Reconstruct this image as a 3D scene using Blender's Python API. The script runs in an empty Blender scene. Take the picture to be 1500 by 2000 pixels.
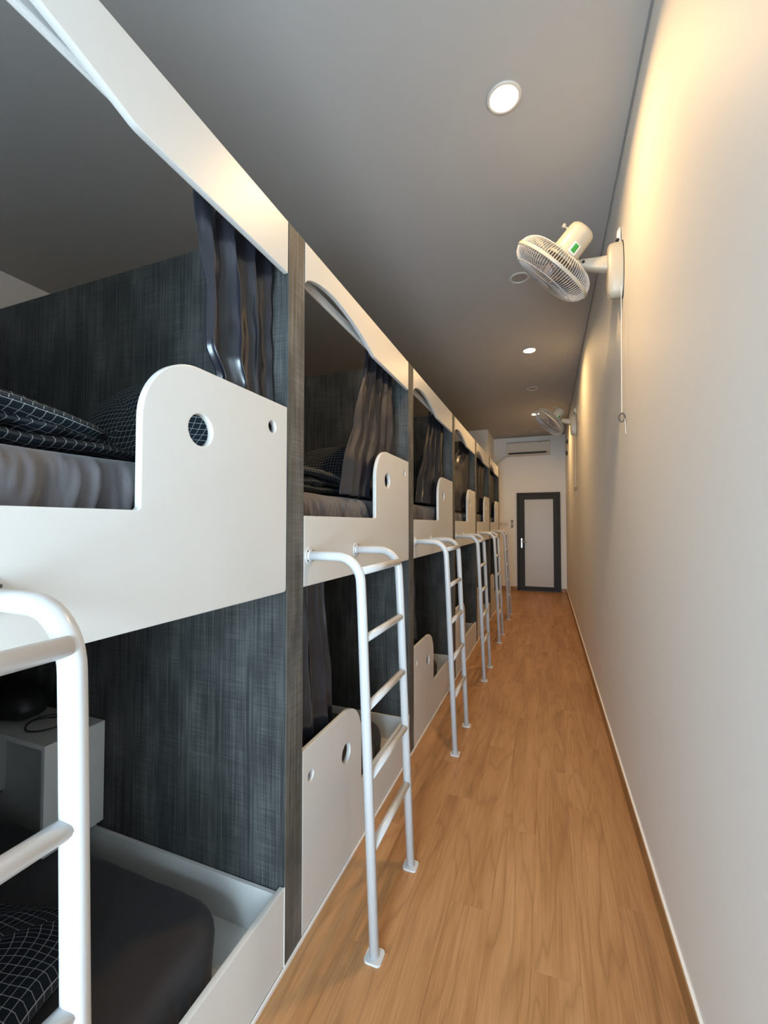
import bpy, bmesh, math, random
from mathutils import Vector, Matrix, noise

scene = bpy.context.scene
C = scene.collection
PI = math.pi

# ------------------------------------------------------------------ camera
CAM_H = 1.45
cam_data = bpy.data.cameras.new('camera')
cam_data.sensor_fit = 'VERTICAL'
cam_data.sensor_height = 36.0
cam_data.sensor_width = 27.0
cam_data.lens = 827.54 / 2000.0 * 36.0
cam_data.clip_start = 0.02
cam = bpy.data.objects.new('camera', cam_data)
cam.location = (0, 0, CAM_H)
cam.rotation_euler = (PI / 2 + 0.0285, 0.0, 0.3664)
C.objects.link(cam)
scene.camera = cam

# ------------------------------------------------------------------ world, daylight, exposure
DAY = 35.0
world = bpy.data.worlds.new('daylight_world')
scene.world = world
world.use_nodes = True
bg = world.node_tree.nodes['Background']
bg.inputs[0].default_value = (0.62, 0.83, 1.0, 1)
bg.inputs[1].default_value = DAY

LAMP_W = 16.5
LAMP_SPREAD = 160.0
LAMP_COL = (1.0, 0.62, 0.26)
scene.view_settings.view_transform = 'Standard'
scene.view_settings.look = 'None'
scene.view_settings.gamma = 1.0
scene.view_settings.use_curve_mapping = False
scene.view_settings.exposure = 0.16
scene.cycles.max_bounces = 10
scene.cycles.diffuse_bounces = 7
scene.cycles.sample_clamp_indirect = 6.0

# ------------------------------------------------------------------ dimensions (metres)
B = 0.8117            # bunk fronts stand at x = -B
W = 0.3866            # right wall
H = 3.367             # ceiling
L = 1.3424            # bay pitch
T = 0.1015            # partition thickness
WP = L - T            # clear bay width
YD = 1.2105 - L       # first partition (beside the camera)
TOP = 2.4816          # height of partitions
YE = 9.794            # end wall
YB = -1.8            # wall behind the camera
XL = -3.84            # far left wall
XBACK = -2.93         # back of the bays
ORD = ['nearest', 'second', 'third', 'fourth', 'fifth', 'farthest']

# portal for the daylight that comes through the glazed opening behind the camera
pd = bpy.data.lights.new('window_portal', 'AREA')
pd.shape = 'RECTANGLE'
pd.size = 1.02
pd.size_y = 2.04
pd.cycles.is_portal = True
po = bpy.data.objects.new('window_portal', pd)
po.location = (-0.2, YB - 0.10, 1.075)
po.rotation_euler = (PI / 2, 0, 0)
C.objects.link(po)

# ------------------------------------------------------------------ material helpers
def mat(name, col, rough=0.5, metal=0.0, spec=0.5, sheen=0.0, coat=0.0):
    m = bpy.data.materials.new(name)
    m.use_nodes = True
    p = m.node_tree.nodes['Principled BSDF']
    p.inputs['Base Color'].default_value = (*col, 1)
    p.inputs['Roughness'].default_value = rough
    p.inputs['Metallic'].default_value = metal
    p.inputs['Specular IOR Level'].default_value = spec
    if sheen:
        p.inputs['Sheen Weight'].default_value = sheen
    if coat:
        p.inputs['Coat Weight'].default_value = coat
        p.inputs['Coat Roughness'].default_value = 0.12
    return m

def nodes(m):
    nt = m.node_tree
    return nt, nt.nodes, nt.links, nt.nodes['Principled BSDF']

def mapping(nt, kind='Object', scale=(1, 1, 1), loc=(0, 0, 0)):
    tc = nt.nodes.new('ShaderNodeTexCoord')
    mp = nt.nodes.new('ShaderNodeMapping')
    mp.inputs['Scale'].default_value = scale
    mp.inputs['Location'].default_value = loc
    nt.links.new(tc.outputs[kind], mp.inputs['Vector'])
    return mp.outputs['Vector']

def noise_node(nt, vec, scale=1.0, detail=4.0, rough=0.55, dist=0.0):
    n = nt.nodes.new('ShaderNodeTexNoise')
    n.inputs['Scale'].default_value = scale
    n.inputs['Detail'].default_value = detail
    n.inputs['Roughness'].default_value = rough
    n.inputs['Distortion'].default_value = dist
    nt.links.new(vec, n.inputs['Vector'])
    return n.outputs['Fac']

def ramp(nt, fac, stops):
    r = nt.nodes.new('ShaderNodeValToRGB')
    el = r.color_ramp.elements
    el[0].position, el[0].color = stops[0][0], (*stops[0][1], 1)
    el[1].position, el[1].color = stops[-1][0], (*stops[-1][1], 1)
    for pos, c in stops[1:-1]:
        e = el.new(pos)
        e.color = (*c, 1)
    nt.links.new(fac, r.inputs['Fac'])
    return r.outputs['Color']

def mth(nt, op, a, b=None):
    n = nt.nodes.new('ShaderNodeMath')
    n.operation = op
    for i, v in enumerate((a, b)):
        if v is None:
            continue
        if isinstance(v, (int, float)):
            n.inputs[i].default_value = v
        else:
            nt.links.new(v, n.inputs[i])
    return n.outputs[0]

def mixc(nt, fac, a, b, blend='MIX'):
    n = nt.nodes.new('ShaderNodeMix')
    n.data_type = 'RGBA'
    n.blend_type = blend
    for idx, v in ((0, fac), (6, a), (7, b)):
        if isinstance(v, (int, float)):
            n.inputs[idx].default_value = v
        elif isinstance(v, tuple):
            n.inputs[idx].default_value = (*v, 1)
        else:
            nt.links.new(v, n.inputs[idx])
    return n.outputs[2]

def bump(nt, p, h, strength=0.2, dist=0.002):
    b = nt.nodes.new('ShaderNodeBump')
    b.inputs['Strength'].default_value = strength
    b.inputs['Distance'].default_value = dist
    nt.links.new(h, b.inputs['Height'])
    nt.links.new(b.outputs['Normal'], p.inputs['Normal'])

M = {}
# painted walls and ceiling
def paint(name, col, rough):
    m = mat(name, col, rough, spec=0.25)
    nt, N, K, p = nodes(m)
    v = mapping(nt)
    f = noise_node(nt, v, 3.0, 3)
    K.new(mixc(nt, f, tuple(c * 0.975 for c in col), col), p.inputs['Base Color'])
    bump(nt, p, noise_node(nt, v, 160, 2), 0.08, 0.001)
    return m
M['wall'] = paint('wall_paint', (0.85, 0.83, 0.80), 0.6)
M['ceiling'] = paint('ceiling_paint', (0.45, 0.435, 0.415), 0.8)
M['panel'] = paint('white_laminate', (0.66, 0.655, 0.63), 0.38)
nodes(M['panel'])[3].inputs['Specular IOR Level'].default_value = 0.35
M['caulk'] = mat('caulk', (0.85, 0.83, 0.80), 0.6)
M['ladder'] = mat('white_enamel', (0.59, 0.595, 0.60), 0.28)
M['cream'] = mat('cream_plastic', (0.44, 0.405, 0.335), 0.38)
M['wire'] = mat('white_wire', (0.52, 0.50, 0.49), 0.4)
M['rimgrey'] = mat('grey_plastic', (0.10, 0.09, 0.08), 0.45)
M['black'] = mat('black_plastic', (0.012, 0.012, 0.013), 0.5)
M['acwhite'] = mat('aircon_plastic', (0.64, 0.60, 0.54), 0.4)
M['outlet'] = mat('socket_plastic', (0.72, 0.68, 0.60), 0.4)
M['steel'] = mat('brushed_steel', (0.6, 0.6, 0.6), 0.3, metal=1.0)
M['darkalu'] = mat('dark_aluminium', (0.017, 0.015, 0.013), 0.6)
M['ring'] = mat('lamp_ring', (0.6, 0.57, 0.53), 0.4)
M['lampoff'] = mat('lamp_diffuser_off', (0.33, 0.31, 0.28), 0.5)
M['green'] = mat('green_sticker', (0.03, 0.30, 0.05), 0.5)
M['stickerwhite'] = mat('white_sticker', (0.75, 0.75, 0.72), 0.5)

m = mat('lamp_diffuser_lit', (0.9, 0.9, 0.9), 0.5)
pz = nodes(m)[3]
pz.inputs['Emission Color'].default_value = (1.0, 0.80, 0.52, 1)
pz.inputs['Emission Strength'].default_value = 40.0
M['lampon'] = m

m = mat('blade_plastic', (0.32, 0.30, 0.33), 0.25)
nodes(m)[3].inputs['Transmission Weight'].default_value = 0.35
M['blade'] = m

m = mat('frosted_glass', (0.52, 0.475, 0.42), 0.35)
M['frosted'] = m

# clear window glass: transparent with a little mirror
m = bpy.data.materials.new('clear_glass')
m.use_nodes = True
nt = m.node_tree
nt.nodes.clear()
out = nt.nodes.new('ShaderNodeOutputMaterial')
mx = nt.nodes.new('ShaderNodeMixShader')
tr = nt.nodes.new('ShaderNodeBsdfTransparent')
gl = nt.nodes.new('ShaderNodeBsdfGlossy')
gl.inputs['Roughness'].default_value = 0.02
mx.inputs[0].default_value = 0.06
nt.links.new(tr.outputs[0], mx.inputs[1])
nt.links.new(gl.outputs[0], mx.inputs[2])
nt.links.new(mx.outputs[0], out.inputs[0])
M['glass'] = m

# charcoal woven laminate
def weave(name, c0, c1, c2):
    m = mat(name, c1, 0.62, spec=0.22)
    nt, N, K, p = nodes(m)
    fv = noise_node(nt, mapping(nt, scale=(260, 260, 3.2)), 1.0, 5, 0.6)
    fv2 = noise_node(nt, mapping(nt, scale=(85, 85, 1.2)), 1.0, 4, 0.6)
    fh = noise_node(nt, mapping(nt, scale=(7, 7, 420)), 1.0, 4, 0.6)
    fpatch = noise_node(nt, mapping(nt, scale=(9, 9, 4)), 1.0, 2)
    a = mth(nt, 'MULTIPLY', fv, 0.58)
    b_ = mth(nt, 'MULTIPLY', fv2, 0.17)
    c_ = mth(nt, 'MULTIPLY', mth(nt, 'MULTIPLY', fh, fpatch), 0.70)
    s_ = mth(nt, 'ADD', mth(nt, 'ADD', a, b_), c_)
    col = ramp(nt, s_, [(0.36, c0), (0.52, c1), (0.72, c2)])
    K.new(col, p.inputs['Base Color'])
    bump(nt, p, s_, 0.25, 0.0012)
    return m
M['weave'] = weave('charcoal_weave', (0.014, 0.016, 0.016), (0.040, 0.043, 0.042), (0.115, 0.120, 0.113))
M['post'] = weave('post_weave', (0.040, 0.038, 0.034), (0.095, 0.090, 0.080), (0.21, 0.20, 0.18))

# oak laminate flooring: grain runs along the plank (local y)
def oak(name, dark, mid, light, per_object=True):
    m = mat(name, mid, 0.42, spec=0.4)
    nt, N, K, p = nodes(m)
    tc = N.new('ShaderNodeTexCoord')
    vec = tc.outputs['Object']
    if per_object:
        oi = N.new('ShaderNodeObjectInfo')
        cmb = N.new('ShaderNodeCombineXYZ')
        K.new(mth(nt, 'MULTIPLY', oi.outputs['Random'], 37.0), cmb.inputs[0])
        K.new(mth(nt, 'MULTIPLY', oi.outputs['Random'], 91.0), cmb.inputs[1])
        ad = N.new('ShaderNodeVectorMath')
        ad.operation = 'ADD'
        K.new(vec, ad.inputs[0])
        K.new(cmb.outputs[0], ad.inputs[1])
        vec = ad.outputs[0]
    def mp(sc):
        q = N.new('ShaderNodeMapping')
        q.inputs['Scale'].default_value = sc
        K.new(vec, q.inputs['Vector'])
        return q.outputs['Vector']
    # cathedral figure: contour lines of a stretched noise field
    field = noise_node(nt, mp((7.0, 0.75, 1)), 1.0, 2.0, 0.45, 0.35)
    rings = mth(nt, 'FRACT', mth(nt, 'MULTIPLY', field, 9.0))
    edge = mth(nt, 'ABSOLUTE', mth(nt, 'SUBTRACT', rings, 0.5))
    line = mth(nt, 'POWER', mth(nt, 'MULTIPLY', edge, 2.0), 5.0)
    fine = noise_node(nt, mp((150, 5.0, 1)), 1.0, 4, 0.6)
    broad = noise_node(nt, mp((10, 1.1, 1)), 1.0, 3, 0.5)
    mask = noise_node(nt, mp((5, 0.6, 1)), 1.0, 2)
    base = ramp(nt, mth(nt, 'ADD', mth(nt, 'MULTIPLY', fine, 0.45), mth(nt, 'MULTIPLY', broad, 0.55)),
                [(0.34, dark), (0.50, mid), (0.68, light)])
    lm = mth(nt, 'MULTIPLY', line, mth(nt, 'MULTIPLY', mask, 0.80))
    c1 = mixc(nt, lm, base, tuple(x * 0.62 for x in dark))
    # knots
    vo = N.new('ShaderNodeTexVoronoi')
    vo.inputs['Scale'].default_value = 1.0
    K.new(mp((4.5, 1.3, 1)), vo.inputs['Vector'])
    kn = mth(nt, 'SUBTRACT', 1.0, mth(nt, 'MULTIPLY', vo.outputs['Distance'], 5.5))
    kn = mth(nt, 'MAXIMUM', kn, 0.0)
    c2 = mixc(nt, mth(nt, 'MULTIPLY', kn, mth(nt, 'MULTIPLY', mask, 0.8)), c1, tuple(x * 0.45 for x in dark))
    if per_object:
        hv = N.new('ShaderNodeHueSaturation')
        K.new(c2, hv.inputs['Color'])
        K.new(mth(nt, 'ADD', 0.97, mth(nt, 'MULTIPLY', oi.outputs['Random'], 0.07)), hv.inputs['Value'])
        c2 = hv.outputs['Color']
    K.new(c2, p.inputs['Base Color'])
    bump(nt, p, fine, 0.10, 0.0008)
    return m
M['oak'] = oak('oak_laminate', (0.31, 0.145, 0.055), (0.425, 0.218, 0.092), (0.52, 0.290, 0.138))
M['oaktrim'] = oak('oak_trim', (0.28, 0.135, 0.048), (0.36, 0.185, 0.072), (0.43, 0.235, 0.100), False)

# satin curtain
m = mat('satin', (0.013, 0.0135, 0.020), 0.27, spec=0.75)
nt, N, K, p = nodes(m)
p.inputs['Sheen Roughness'].default_value = 0.35
p.inputs['Sheen Tint'].default_value = (0.75, 0.75, 0.85, 1)
bump(nt, p, noise_node(nt, mapping(nt, scale=(9, 9, 1)), 3.0, 2), 0.12, 0.01)
M['satin'] = m

# grey fitted sheet
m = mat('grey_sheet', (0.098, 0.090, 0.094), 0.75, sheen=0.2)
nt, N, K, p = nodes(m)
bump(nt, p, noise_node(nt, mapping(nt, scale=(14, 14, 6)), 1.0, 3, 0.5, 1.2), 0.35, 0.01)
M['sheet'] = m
M['sheetdark'] = mat('lower_sheet', (0.030, 0.028, 0.031), 0.8, sheen=0.12)  # sheet colour set darker on the lower mattresses than on the upper ones

# dark bedding with a white window-pane check, drawn in the cloth's own UV metres
def check_mat(name, pitch, base1, base2, linecol):
    m = mat(name, base1, 0.85, spec=0.15)
    nt, N, K, p = nodes(m)
    uv = N.new('ShaderNodeUVMap')
    sp = N.new('ShaderNodeSeparateXYZ')
    K.new(uv.outputs[0], sp.inputs[0])
    ls = []
    for i in (0, 1):
        fr = mth(nt, 'FRACT', mth(nt, 'DIVIDE', sp.outputs[i], pitch))
        ls.append(mth(nt, 'LESS_THAN', fr, 0.062))
    ln = mth(nt, 'MAXIMUM', ls[0], ls[1])
    bc = mixc(nt, noise_node(nt, mapping(nt), 7.0, 2), base1, base2)
    K.new(mixc(nt, ln, bc, linecol), p.inputs['Base Color'])
    bump(nt, p, noise_node(nt, mapping(nt), 22.0, 3, 0.5, 0.8), 0.4, 0.008)
    return m
M['check'] = check_mat('checked_cotton', 0.0215, (0.010, 0.017, 0.018), (0.013, 0.015, 0.026), (0.36, 0.38, 0.37))

# ------------------------------------------------------------------ object helpers
def link(name, me, material=None, parent=None, loc=(0, 0, 0), smooth=False):
    o = bpy.data.objects.new(name, me)
    C.objects.link(o)
    if material is not None and not me.materials:
        me.materials.append(M[material])
    if smooth:
        for poly in me.polygons:
            poly.use_smooth = True
    o.location = loc
    if parent is not None:
        o.parent = parent
    return o

def tag(o, label, cat, group=None):
    o['label'] = label
    o['category'] = cat
    if group:
        o['group'] = group
    return o

def thing(name, label, cat, loc=(0, 0, 0), group=None):
    o = bpy.data.objects.new(name, None)
    o.empty_display_size = 0.1
    C.objects.link(o)
    o.location = loc
    return tag(o, label, cat, group)

def struct(o):
    o['kind'] = 'structure'
    return o

def copy_tree(o, parent=None):
    c = o.copy()
    C.objects.link(c)
    c.parent = parent
    for ch in list(o.children):
        copy_tree(ch, c)
    return c

def to_mesh(bm, name='mesh', recalc=True):
    if recalc:
        bmesh.ops.recalc_face_normals(bm, faces=bm.faces)
    me = bpy.data.meshes.new(name)
    bm.to_mesh(me)
    bm.free()
    return me

def add_box(bm, x0, x1, y0, y1, z0, z1, bev=0.0, seg=2):
    r = bmesh.ops.create_cube(bm, size=1.0)
    vs = r['verts']
    for v in vs:
        v.co = Vector(((x0 + x1) / 2 + v.co.x * (x1 - x0), (y0 + y1) / 2 + v.co.y * (y1 - y0), (z0 + z1) / 2 + v.co.z * (z1 - z0)))
    if bev > 0:
        es = list({e for v in vs for e in v.link_edges})
        bmesh.ops.bevel(bm, geom=es, offset=bev, segments=seg, affect='EDGES', profile=0.5)

def box_mesh(*a, **k):
    bm = bmesh.new()
    add_box(bm, *a, **k)
    return to_mesh(bm)

def boxes_mesh(lst, bev=0.0):
    bm = bmesh.new()
    for b in lst:
        add_box(bm, *b, bev=bev)
    return to_mesh(bm)

def add_tube(bm, pts, r, seg=14, cap=True):
    pts = [Vector(q) for q in pts]
    rings = []
    up = None
    for i, q in enumerate(pts):
        if i == 0:
            d = pts[1] - pts[0]
        elif i == len(pts) - 1:
            d = pts[-1] - pts[-2]
        else:
            d = (pts[i + 1] - q).normalized() + (q - pts[i - 1]).normalized()
        d.normalize()
        if up is None:
            up = Vector((0, 0, 1)) if abs(d.z) < 0.9 else Vector((0, 1, 0))
        s = d.cross(up).normalized()
        up = s.cross(d).normalized()
        rr = r[i] if isinstance(r, (list, tuple)) else r
        rings.append([bm.verts.new(q + (s * math.cos(2 * PI * k / seg) + up * math.sin(2 * PI * k / seg)) * rr) for k in range(seg)])
    for a, b in zip(rings, rings[1:]):
        for k in range(seg):
            bm.faces.new((a[k], a[(k + 1) % seg], b[(k + 1) % seg], b[k]))
    if cap:
        bm.faces.new(rings[0][::-1])
        bm.faces.new(rings[-1])

def tube_mesh(pts, r, seg=14):
    bm = bmesh.new()
    add_tube(bm, pts, r, seg)
    return to_mesh(bm)

def add_lathe(bm, prof, seg=40, axis=None):
    """prof: (radius, height) pairs turned about local z"""
    rings = []
    for r, z in prof:
        if r < 1e-6:
            rings.append([bm.verts.new((0, 0, z))])
        else:
            rings.append([bm.verts.new((r * math.cos(2 * PI * k / seg), r * math.sin(2 * PI * k / seg), z)) for k in range(seg)])
    for a, b in zip(rings, rings[1:]):
        for k in range(seg):
            k2 = (k + 1) % seg
            if len(a) == 1 and len(b) == 1:
                continue
            if len(a) == 1:
                bm.faces.new((a[0], b[k], b[k2]))
            elif len(b) == 1:
                bm.faces.new((a[k], a[k2], b[0]))
            else:
                bm.faces.new((a[k], a[k2], b[k2], b[k]))

def lathe_mesh(prof, seg=40, mx=None):
    bm = bmesh.new()
    add_lathe(bm, prof, seg)
    if mx is not None:
        bmesh.ops.transform(bm, matrix=mx, verts=bm.verts)
    return to_mesh(bm)

def autosmooth(me, deg=35):
    for poly in me.polygons:
        poly.use_smooth = True
    bm = bmesh.new()
    bm.from_mesh(me)
    lim = math.radians(deg)
    for e in bm.edges:
        if len(e.link_faces) == 2 and e.calc_face_angle(0) > lim:
            e.smooth = False
    bm.to_mesh(me)
    bm.free()
    return me

def panel_mesh(loops, thick, x_front, bev=0.0025):
    """flat board standing in the y-z plane, outer loop + hole loops of (y, z); front face at x_front"""
    cu = bpy.data.curves.new('outline', 'CURVE')
    cu.dimensions = '2D'
    cu.fill_mode = 'BOTH'
    cu.extrude = thick / 2 - bev
    cu.bevel_depth = bev
    cu.bevel_resolution = 1
    cu.offset = -bev
    for lp in loops:
        s = cu.splines.new('POLY')
        s.points.add(len(lp) - 1)
        for q, (y, z) in zip(s.points, lp):
            q.co = (y, z, 0, 1)
        s.use_cyclic_u = True
    ob = bpy.data.objects.new('outline', cu)
    C.objects.link(ob)
    dg = bpy.context.evaluated_depsgraph_get()
    me = bpy.data.meshes.new_from_object(ob.evaluated_get(dg))
    bpy.data.objects.remove(ob)
    bpy.data.curves.remove(cu)
    mx = Matrix(((0, 0, 1, x_front - thick / 2), (1, 0, 0, 0), (0, 1, 0, 0), (0, 0, 0, 1)))
    me.transform(mx)
    return autosmooth(me, 30)

def arc(cy, cz, r, a0, a1, n=12):
    return [(cy + r * math.cos(math.radians(a0 + (a1 - a0) * i / n)), cz + r * math.sin(math.radians(a0 + (a1 - a0) * i / n))) for i in range(n + 1)]

def catmull(pts, n=6):
    P = [Vector(q) for q in pts]
    P = [P[0] * 2 - P[1]] + P + [P[-1] * 2 - P[-2]]
    res = []
    for i in range(1, len(P) - 2):
        for k in range(n):
            t = k / n
            a, b, c, d = P[i - 1], P[i], P[i + 1], P[i + 2]
            res.append(0.5 * ((2 * b) + (c - a) * t + (2 * a - 5 * b + 4 * c - d) * t * t + (3 * b - a - 3 * c + d) * t ** 3))
    res.append(P[-2])
    return [tuple(q) for q in res]

def nz(x, y, z):
    return noise.noise(Vector((x, y, z)))

# ------------------------------------------------------------------ room shell
random.seed(4)
fl = boxes_mesh([(-B, W + 0.05, YB - 0.1, YE + 0.05, -0.10, -0.012), (XL - 0.05, -B, YB - 0.1, 8.03, -0.10, 0.0), (XL - 0.05, -B, 8.03, YE + 0.05, -0.10, -0.012)])
floor = struct(link('floor', fl, 'oaktrim'))
floor['label'] = 'oak laminate floor of the narrow corridor'
NROW = 8
PW = (W + B) / NROW
plank_cache = {}
def plank(x0, y0, y1):
    ln = round(y1 - y0, 3)
    if ln < 0.03:
        return
    if ln not in plank_cache:
        plank_cache[ln] = box_mesh(0.0001, PW - 0.0001, 0.0001, ln - 0.0001, -0.0118, 0.0, bev=0.0005, seg=1)
    link('plank', plank_cache[ln], 'oak', floor, (x0, y0, 0))
offs = [0.12, 0.74, 0.43, 1.02, 0.28, 0.86, 0.55, 0.0]
PL = 1.22
def row(x0, ya, yb, off):
    y = ya - PL + off
    while y < yb:
        a, b = max(y, ya), min(y + PL, yb)
        if b > a:
            plank(x0, a, b)
        y += PL
for i in range(NROW):
    row(-B + i * PW, YB, YE, offs[i])
for i in range(1, 3):
    row(-B - i * PW, 8.03, YE, offs[i] * 0.6)

struct(link('wall_right', box_mesh(W, W + 0.12, YB - 0.1, YE + 0.1, -0.1, H + 0.1), 'wall'))
struct(link('wall_end', box_mesh(XL - 0.05, W + 0.1, YE, YE + 0.12, -0.1, H + 0.1), 'wall'))
struct(link('wall_left', box_mesh(XL - 0.12, XL, YB - 0.1, YE + 0.1, -0.1, H + 0.1), 'wall'))
# the boxed-in column at the far left corner
struct(link('wall_column', box_mesh(XL, -1.10, 8.72, YE, -0.012, H, bev=0.004), 'wall'))
# the wall behind the camera with its glazed opening
gx0, gx1, gz0, gz1 = -0.70, 0.32, 0.05, 2.10
struct(link('wall_back', boxes_mesh([(XL, gx0, YB - 0.12, YB, -0.1, H + 0.1), (gx1, W + 0.1, YB - 0.12, YB, -0.1, H + 0.1),
                                     (gx0, gx1, YB - 0.12, YB, gz1, H + 0.1), (gx0, gx1, YB - 0.12, YB, -0.1, gz0)]), 'wall'))
win = struct(link('window_1', boxes_mesh([(gx0, gx0 + 0.05, YB - 0.09, YB - 0.03, gz0, gz1), (gx1 - 0.05, gx1, YB - 0.09, YB - 0.03, gz0, gz1),
                                          (gx0 + 0.05, gx1 - 0.05, YB - 0.09, YB - 0.03, gz0, gz0 + 0.05), (gx0 + 0.05, gx1 - 0.05, YB - 0.09, YB - 0.03, gz1 - 0.05, gz1)]), 'darkalu'))
link('pane', box_mesh(gx0 + 0.05, gx1 - 0.05, YB - 0.064, YB - 0.058, gz0 + 0.05, gz1 - 0.05), 'glass', win)
# ceiling stops short of the right wall: a thin shadow gap
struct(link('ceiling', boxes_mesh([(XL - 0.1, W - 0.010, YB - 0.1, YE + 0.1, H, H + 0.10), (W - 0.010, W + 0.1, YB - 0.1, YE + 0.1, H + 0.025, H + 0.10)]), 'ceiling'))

bb = struct(link('baseboard_right', box_mesh(W - 0.0135, W, YB, YE, 0.0, 0.078, bev=0.0015, seg=1), 'oaktrim'))
link('caulk_bead', box_mesh(W - 0.009, W, YB, YE, 0.078, 0.0825), 'caulk', bb)
DX0, DX1, DZ = -0.612, 0.275, 2.135     # end door
struct(link('baseboard_end', boxes_mesh([(-1.10, DX0 - 0.002, YE - 0.0135, YE, 0.0, 0.078), (DX1 + 0.002, W - 0.0135, YE - 0.0135, YE, 0.0, 0.078)]), 'oaktrim'))
struct(link('trim_1', box_mesh(-B, -B + 0.006, YD, 8.02, 0.0, 0.011), 'caulk'))

# ------------------------------------------------------------------ end door
door = bpy.data.objects.new('door_1', None)
C.objects.link(door)
door.location = ((DX0 + DX1) / 2, YE, 0)
struct(door)
door['label'] = 'dark framed frosted glass door at the corridor end'
dw = (DX1 - DX0) / 2
link('frame', boxes_mesh([(-dw, -dw + 0.045, -0.05, 0, 0, DZ), (dw - 0.045, dw, -0.05, 0, 0, DZ), (-dw + 0.045, dw - 0.045, -0.05, 0, DZ - 0.045, DZ)], 0.002), 'darkalu', door)
lw = dw - 0.048
leaf = link('leaf', boxes_mesh([(-lw, -lw + 0.115, -0.062, -0.02, 0.012, DZ - 0.048), (lw - 0.095, lw, -0.062, -0.02, 0.012, DZ - 0.048),
                                (-lw + 0.115, lw - 0.095, -0.062, -0.02, DZ - 0.148, DZ - 0.048), (-lw + 0.115, lw - 0.095, -0.062, -0.02, 0.012, 0.102)], 0.003), 'darkalu', door)
link('glass_pane', box_mesh(-lw + 0.11, lw - 0.09, -0.046, -0.038, 0.098, DZ - 0.144), 'frosted', door)
hd = link('handle', box_mesh(-lw + 0.035, -lw + 0.068, -0.070, -0.062, 0.93, 1.14, bev=0.004), 'steel', door)
bm = bmesh.new()
add_tube(bm, [(-lw + 0.052, -0.068, 1.065), (-lw + 0.052, -0.105, 1.065), (-lw + 0.060, -0.113, 1.065), (-lw + 0.155, -0.113, 1.065)], 0.009, 10)
link('lever', to_mesh(bm), 'steel', hd, smooth=True)

# ------------------------------------------------------------------ partitions between the bays
pm_post = box_mesh(0, 0.0025, 0, T, 0, TOP, bev=0.0006, seg=1)
pm_div = box_mesh(XBACK + B, 0.0, 0.0008, T - 0.0008, 0, TOP)
struct(link('wall_rear', box_mesh(XBACK - 0.02, XBACK, YD, 8.02, 0, TOP), 'weave'))
part_txt = ['charcoal woven partition ending the row beside the camera', 'charcoal woven partition right of the nearest bunk bay',
            'charcoal woven partition between second and third bunk bays', 'charcoal woven partition between third and fourth bunk bays',
            'charcoal woven partition between fourth and fifth bunk bays', 'charcoal woven partition between fifth and farthest bunk bays',
            'charcoal woven partition closing the far end of the bunk row']
for k in range(7):
    t = thing('partition', part_txt[k], 'partition', (-B, YD + k * L, 0), 'charcoal partitions between the bunk bays')
    link('post', pm_post, 'post', t, (-0.0025, 0, 0))
    link('side_panel', pm_div, 'weave', t, (-0.0025, 0, 0))

# ------------------------------------------------------------------ bunks
TH = 0.019
g = 0.004
# upper guard panel (bay coordinates: y from 0 at the left partition)
ug = [(g, 1.225), (WP - g - 0.012, 1.225)] + arc(WP - g - 0.012, 1.237, 0.012, -90, 0, 4) + [(WP - g, 1.843)]
ug += arc(0.69 + 0.16, 1.843 - 0.16, 0.16, 90, 180, 18) + [(0.69, 1.486), (0.684, 1.480), (g, 1.480)]
hole_a = arc(0.858, 1.687, 0.0405, 0, -360, 32)[:-1]
hole_b = arc(1.155, 1.760, 0.0195, 0, -360, 24)[:-1]
upper_guard = panel_mesh([ug, hole_a, hole_b], TH, -B)
upper_base = boxes_mesh([(XBACK + 0.002, -B - TH - 0.001, 0.004, WP - 0.004, 1.245, 1.40)])
# lower front panel with its guard on the left
lg = [(g, 0.012), (WP - g, 0.012), (WP - g, 0.262), (0.527, 0.262)] + [(0.513, 0.276)] + arc(0.513 - 0.16, 0.645 - 0.16, 0.16, 0, 90, 18) + [(g, 0.645)]
hole_c = arc(0.353, 0.468, 0.0405, 0, -360, 32)[:-1]
hole_d = arc(0.060, 0.534, 0.0195, 0, -360, 24)[:-1]
lower_front = panel_mesh([lg, hole_c, hole_d], TH, -B)
lower_base = boxes_mesh([(XBACK + 0.002, -B - TH - 0.001, 0.018, WP - 0.018, 0.0, 0.10)])
lower_side = boxes_mesh([(XBACK + 0.002, -B - TH - 0.001, 0.003, 0.017, 0.0, 0.243)], 0.001)
lower_bead = boxes_mesh([(-B - 0.004, -B + 0.001, WP - g, WP - 0.0006, 0.011, 0.262)])
lower_side2 = boxes_mesh([(XBACK + 0.002, -B - TH - 0.001, WP - 0.017, WP - 0.003, 0.0, 0.243)], 0.001)
# valance with the arched cut-out
vb = catmull([(g, 2.328), (0.030, 2.350), (0.085, 2.371), (0.17, 2.386), (0.273, 2.388), (0.411, 2.371), (0.527, 2.346), (0.610, 2.322), (0.662, 2.306)], 5)
va = vb + [(0.676, 2.3035), (0.690, 2.303), (WP - g, 2.303), (WP - g, TOP), (g, TOP)]
val_board = panel_mesh([va], TH, -B)
rail_board = boxes_mesh([(-0.884, -0.862, 0.002, WP - 0.002, 2.375, 2.402)], 0.002)
rail_track = boxes_mesh([(-0.877, -0.869, 0.002, WP - 0.002, 2.371, 2.3748)])

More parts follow.
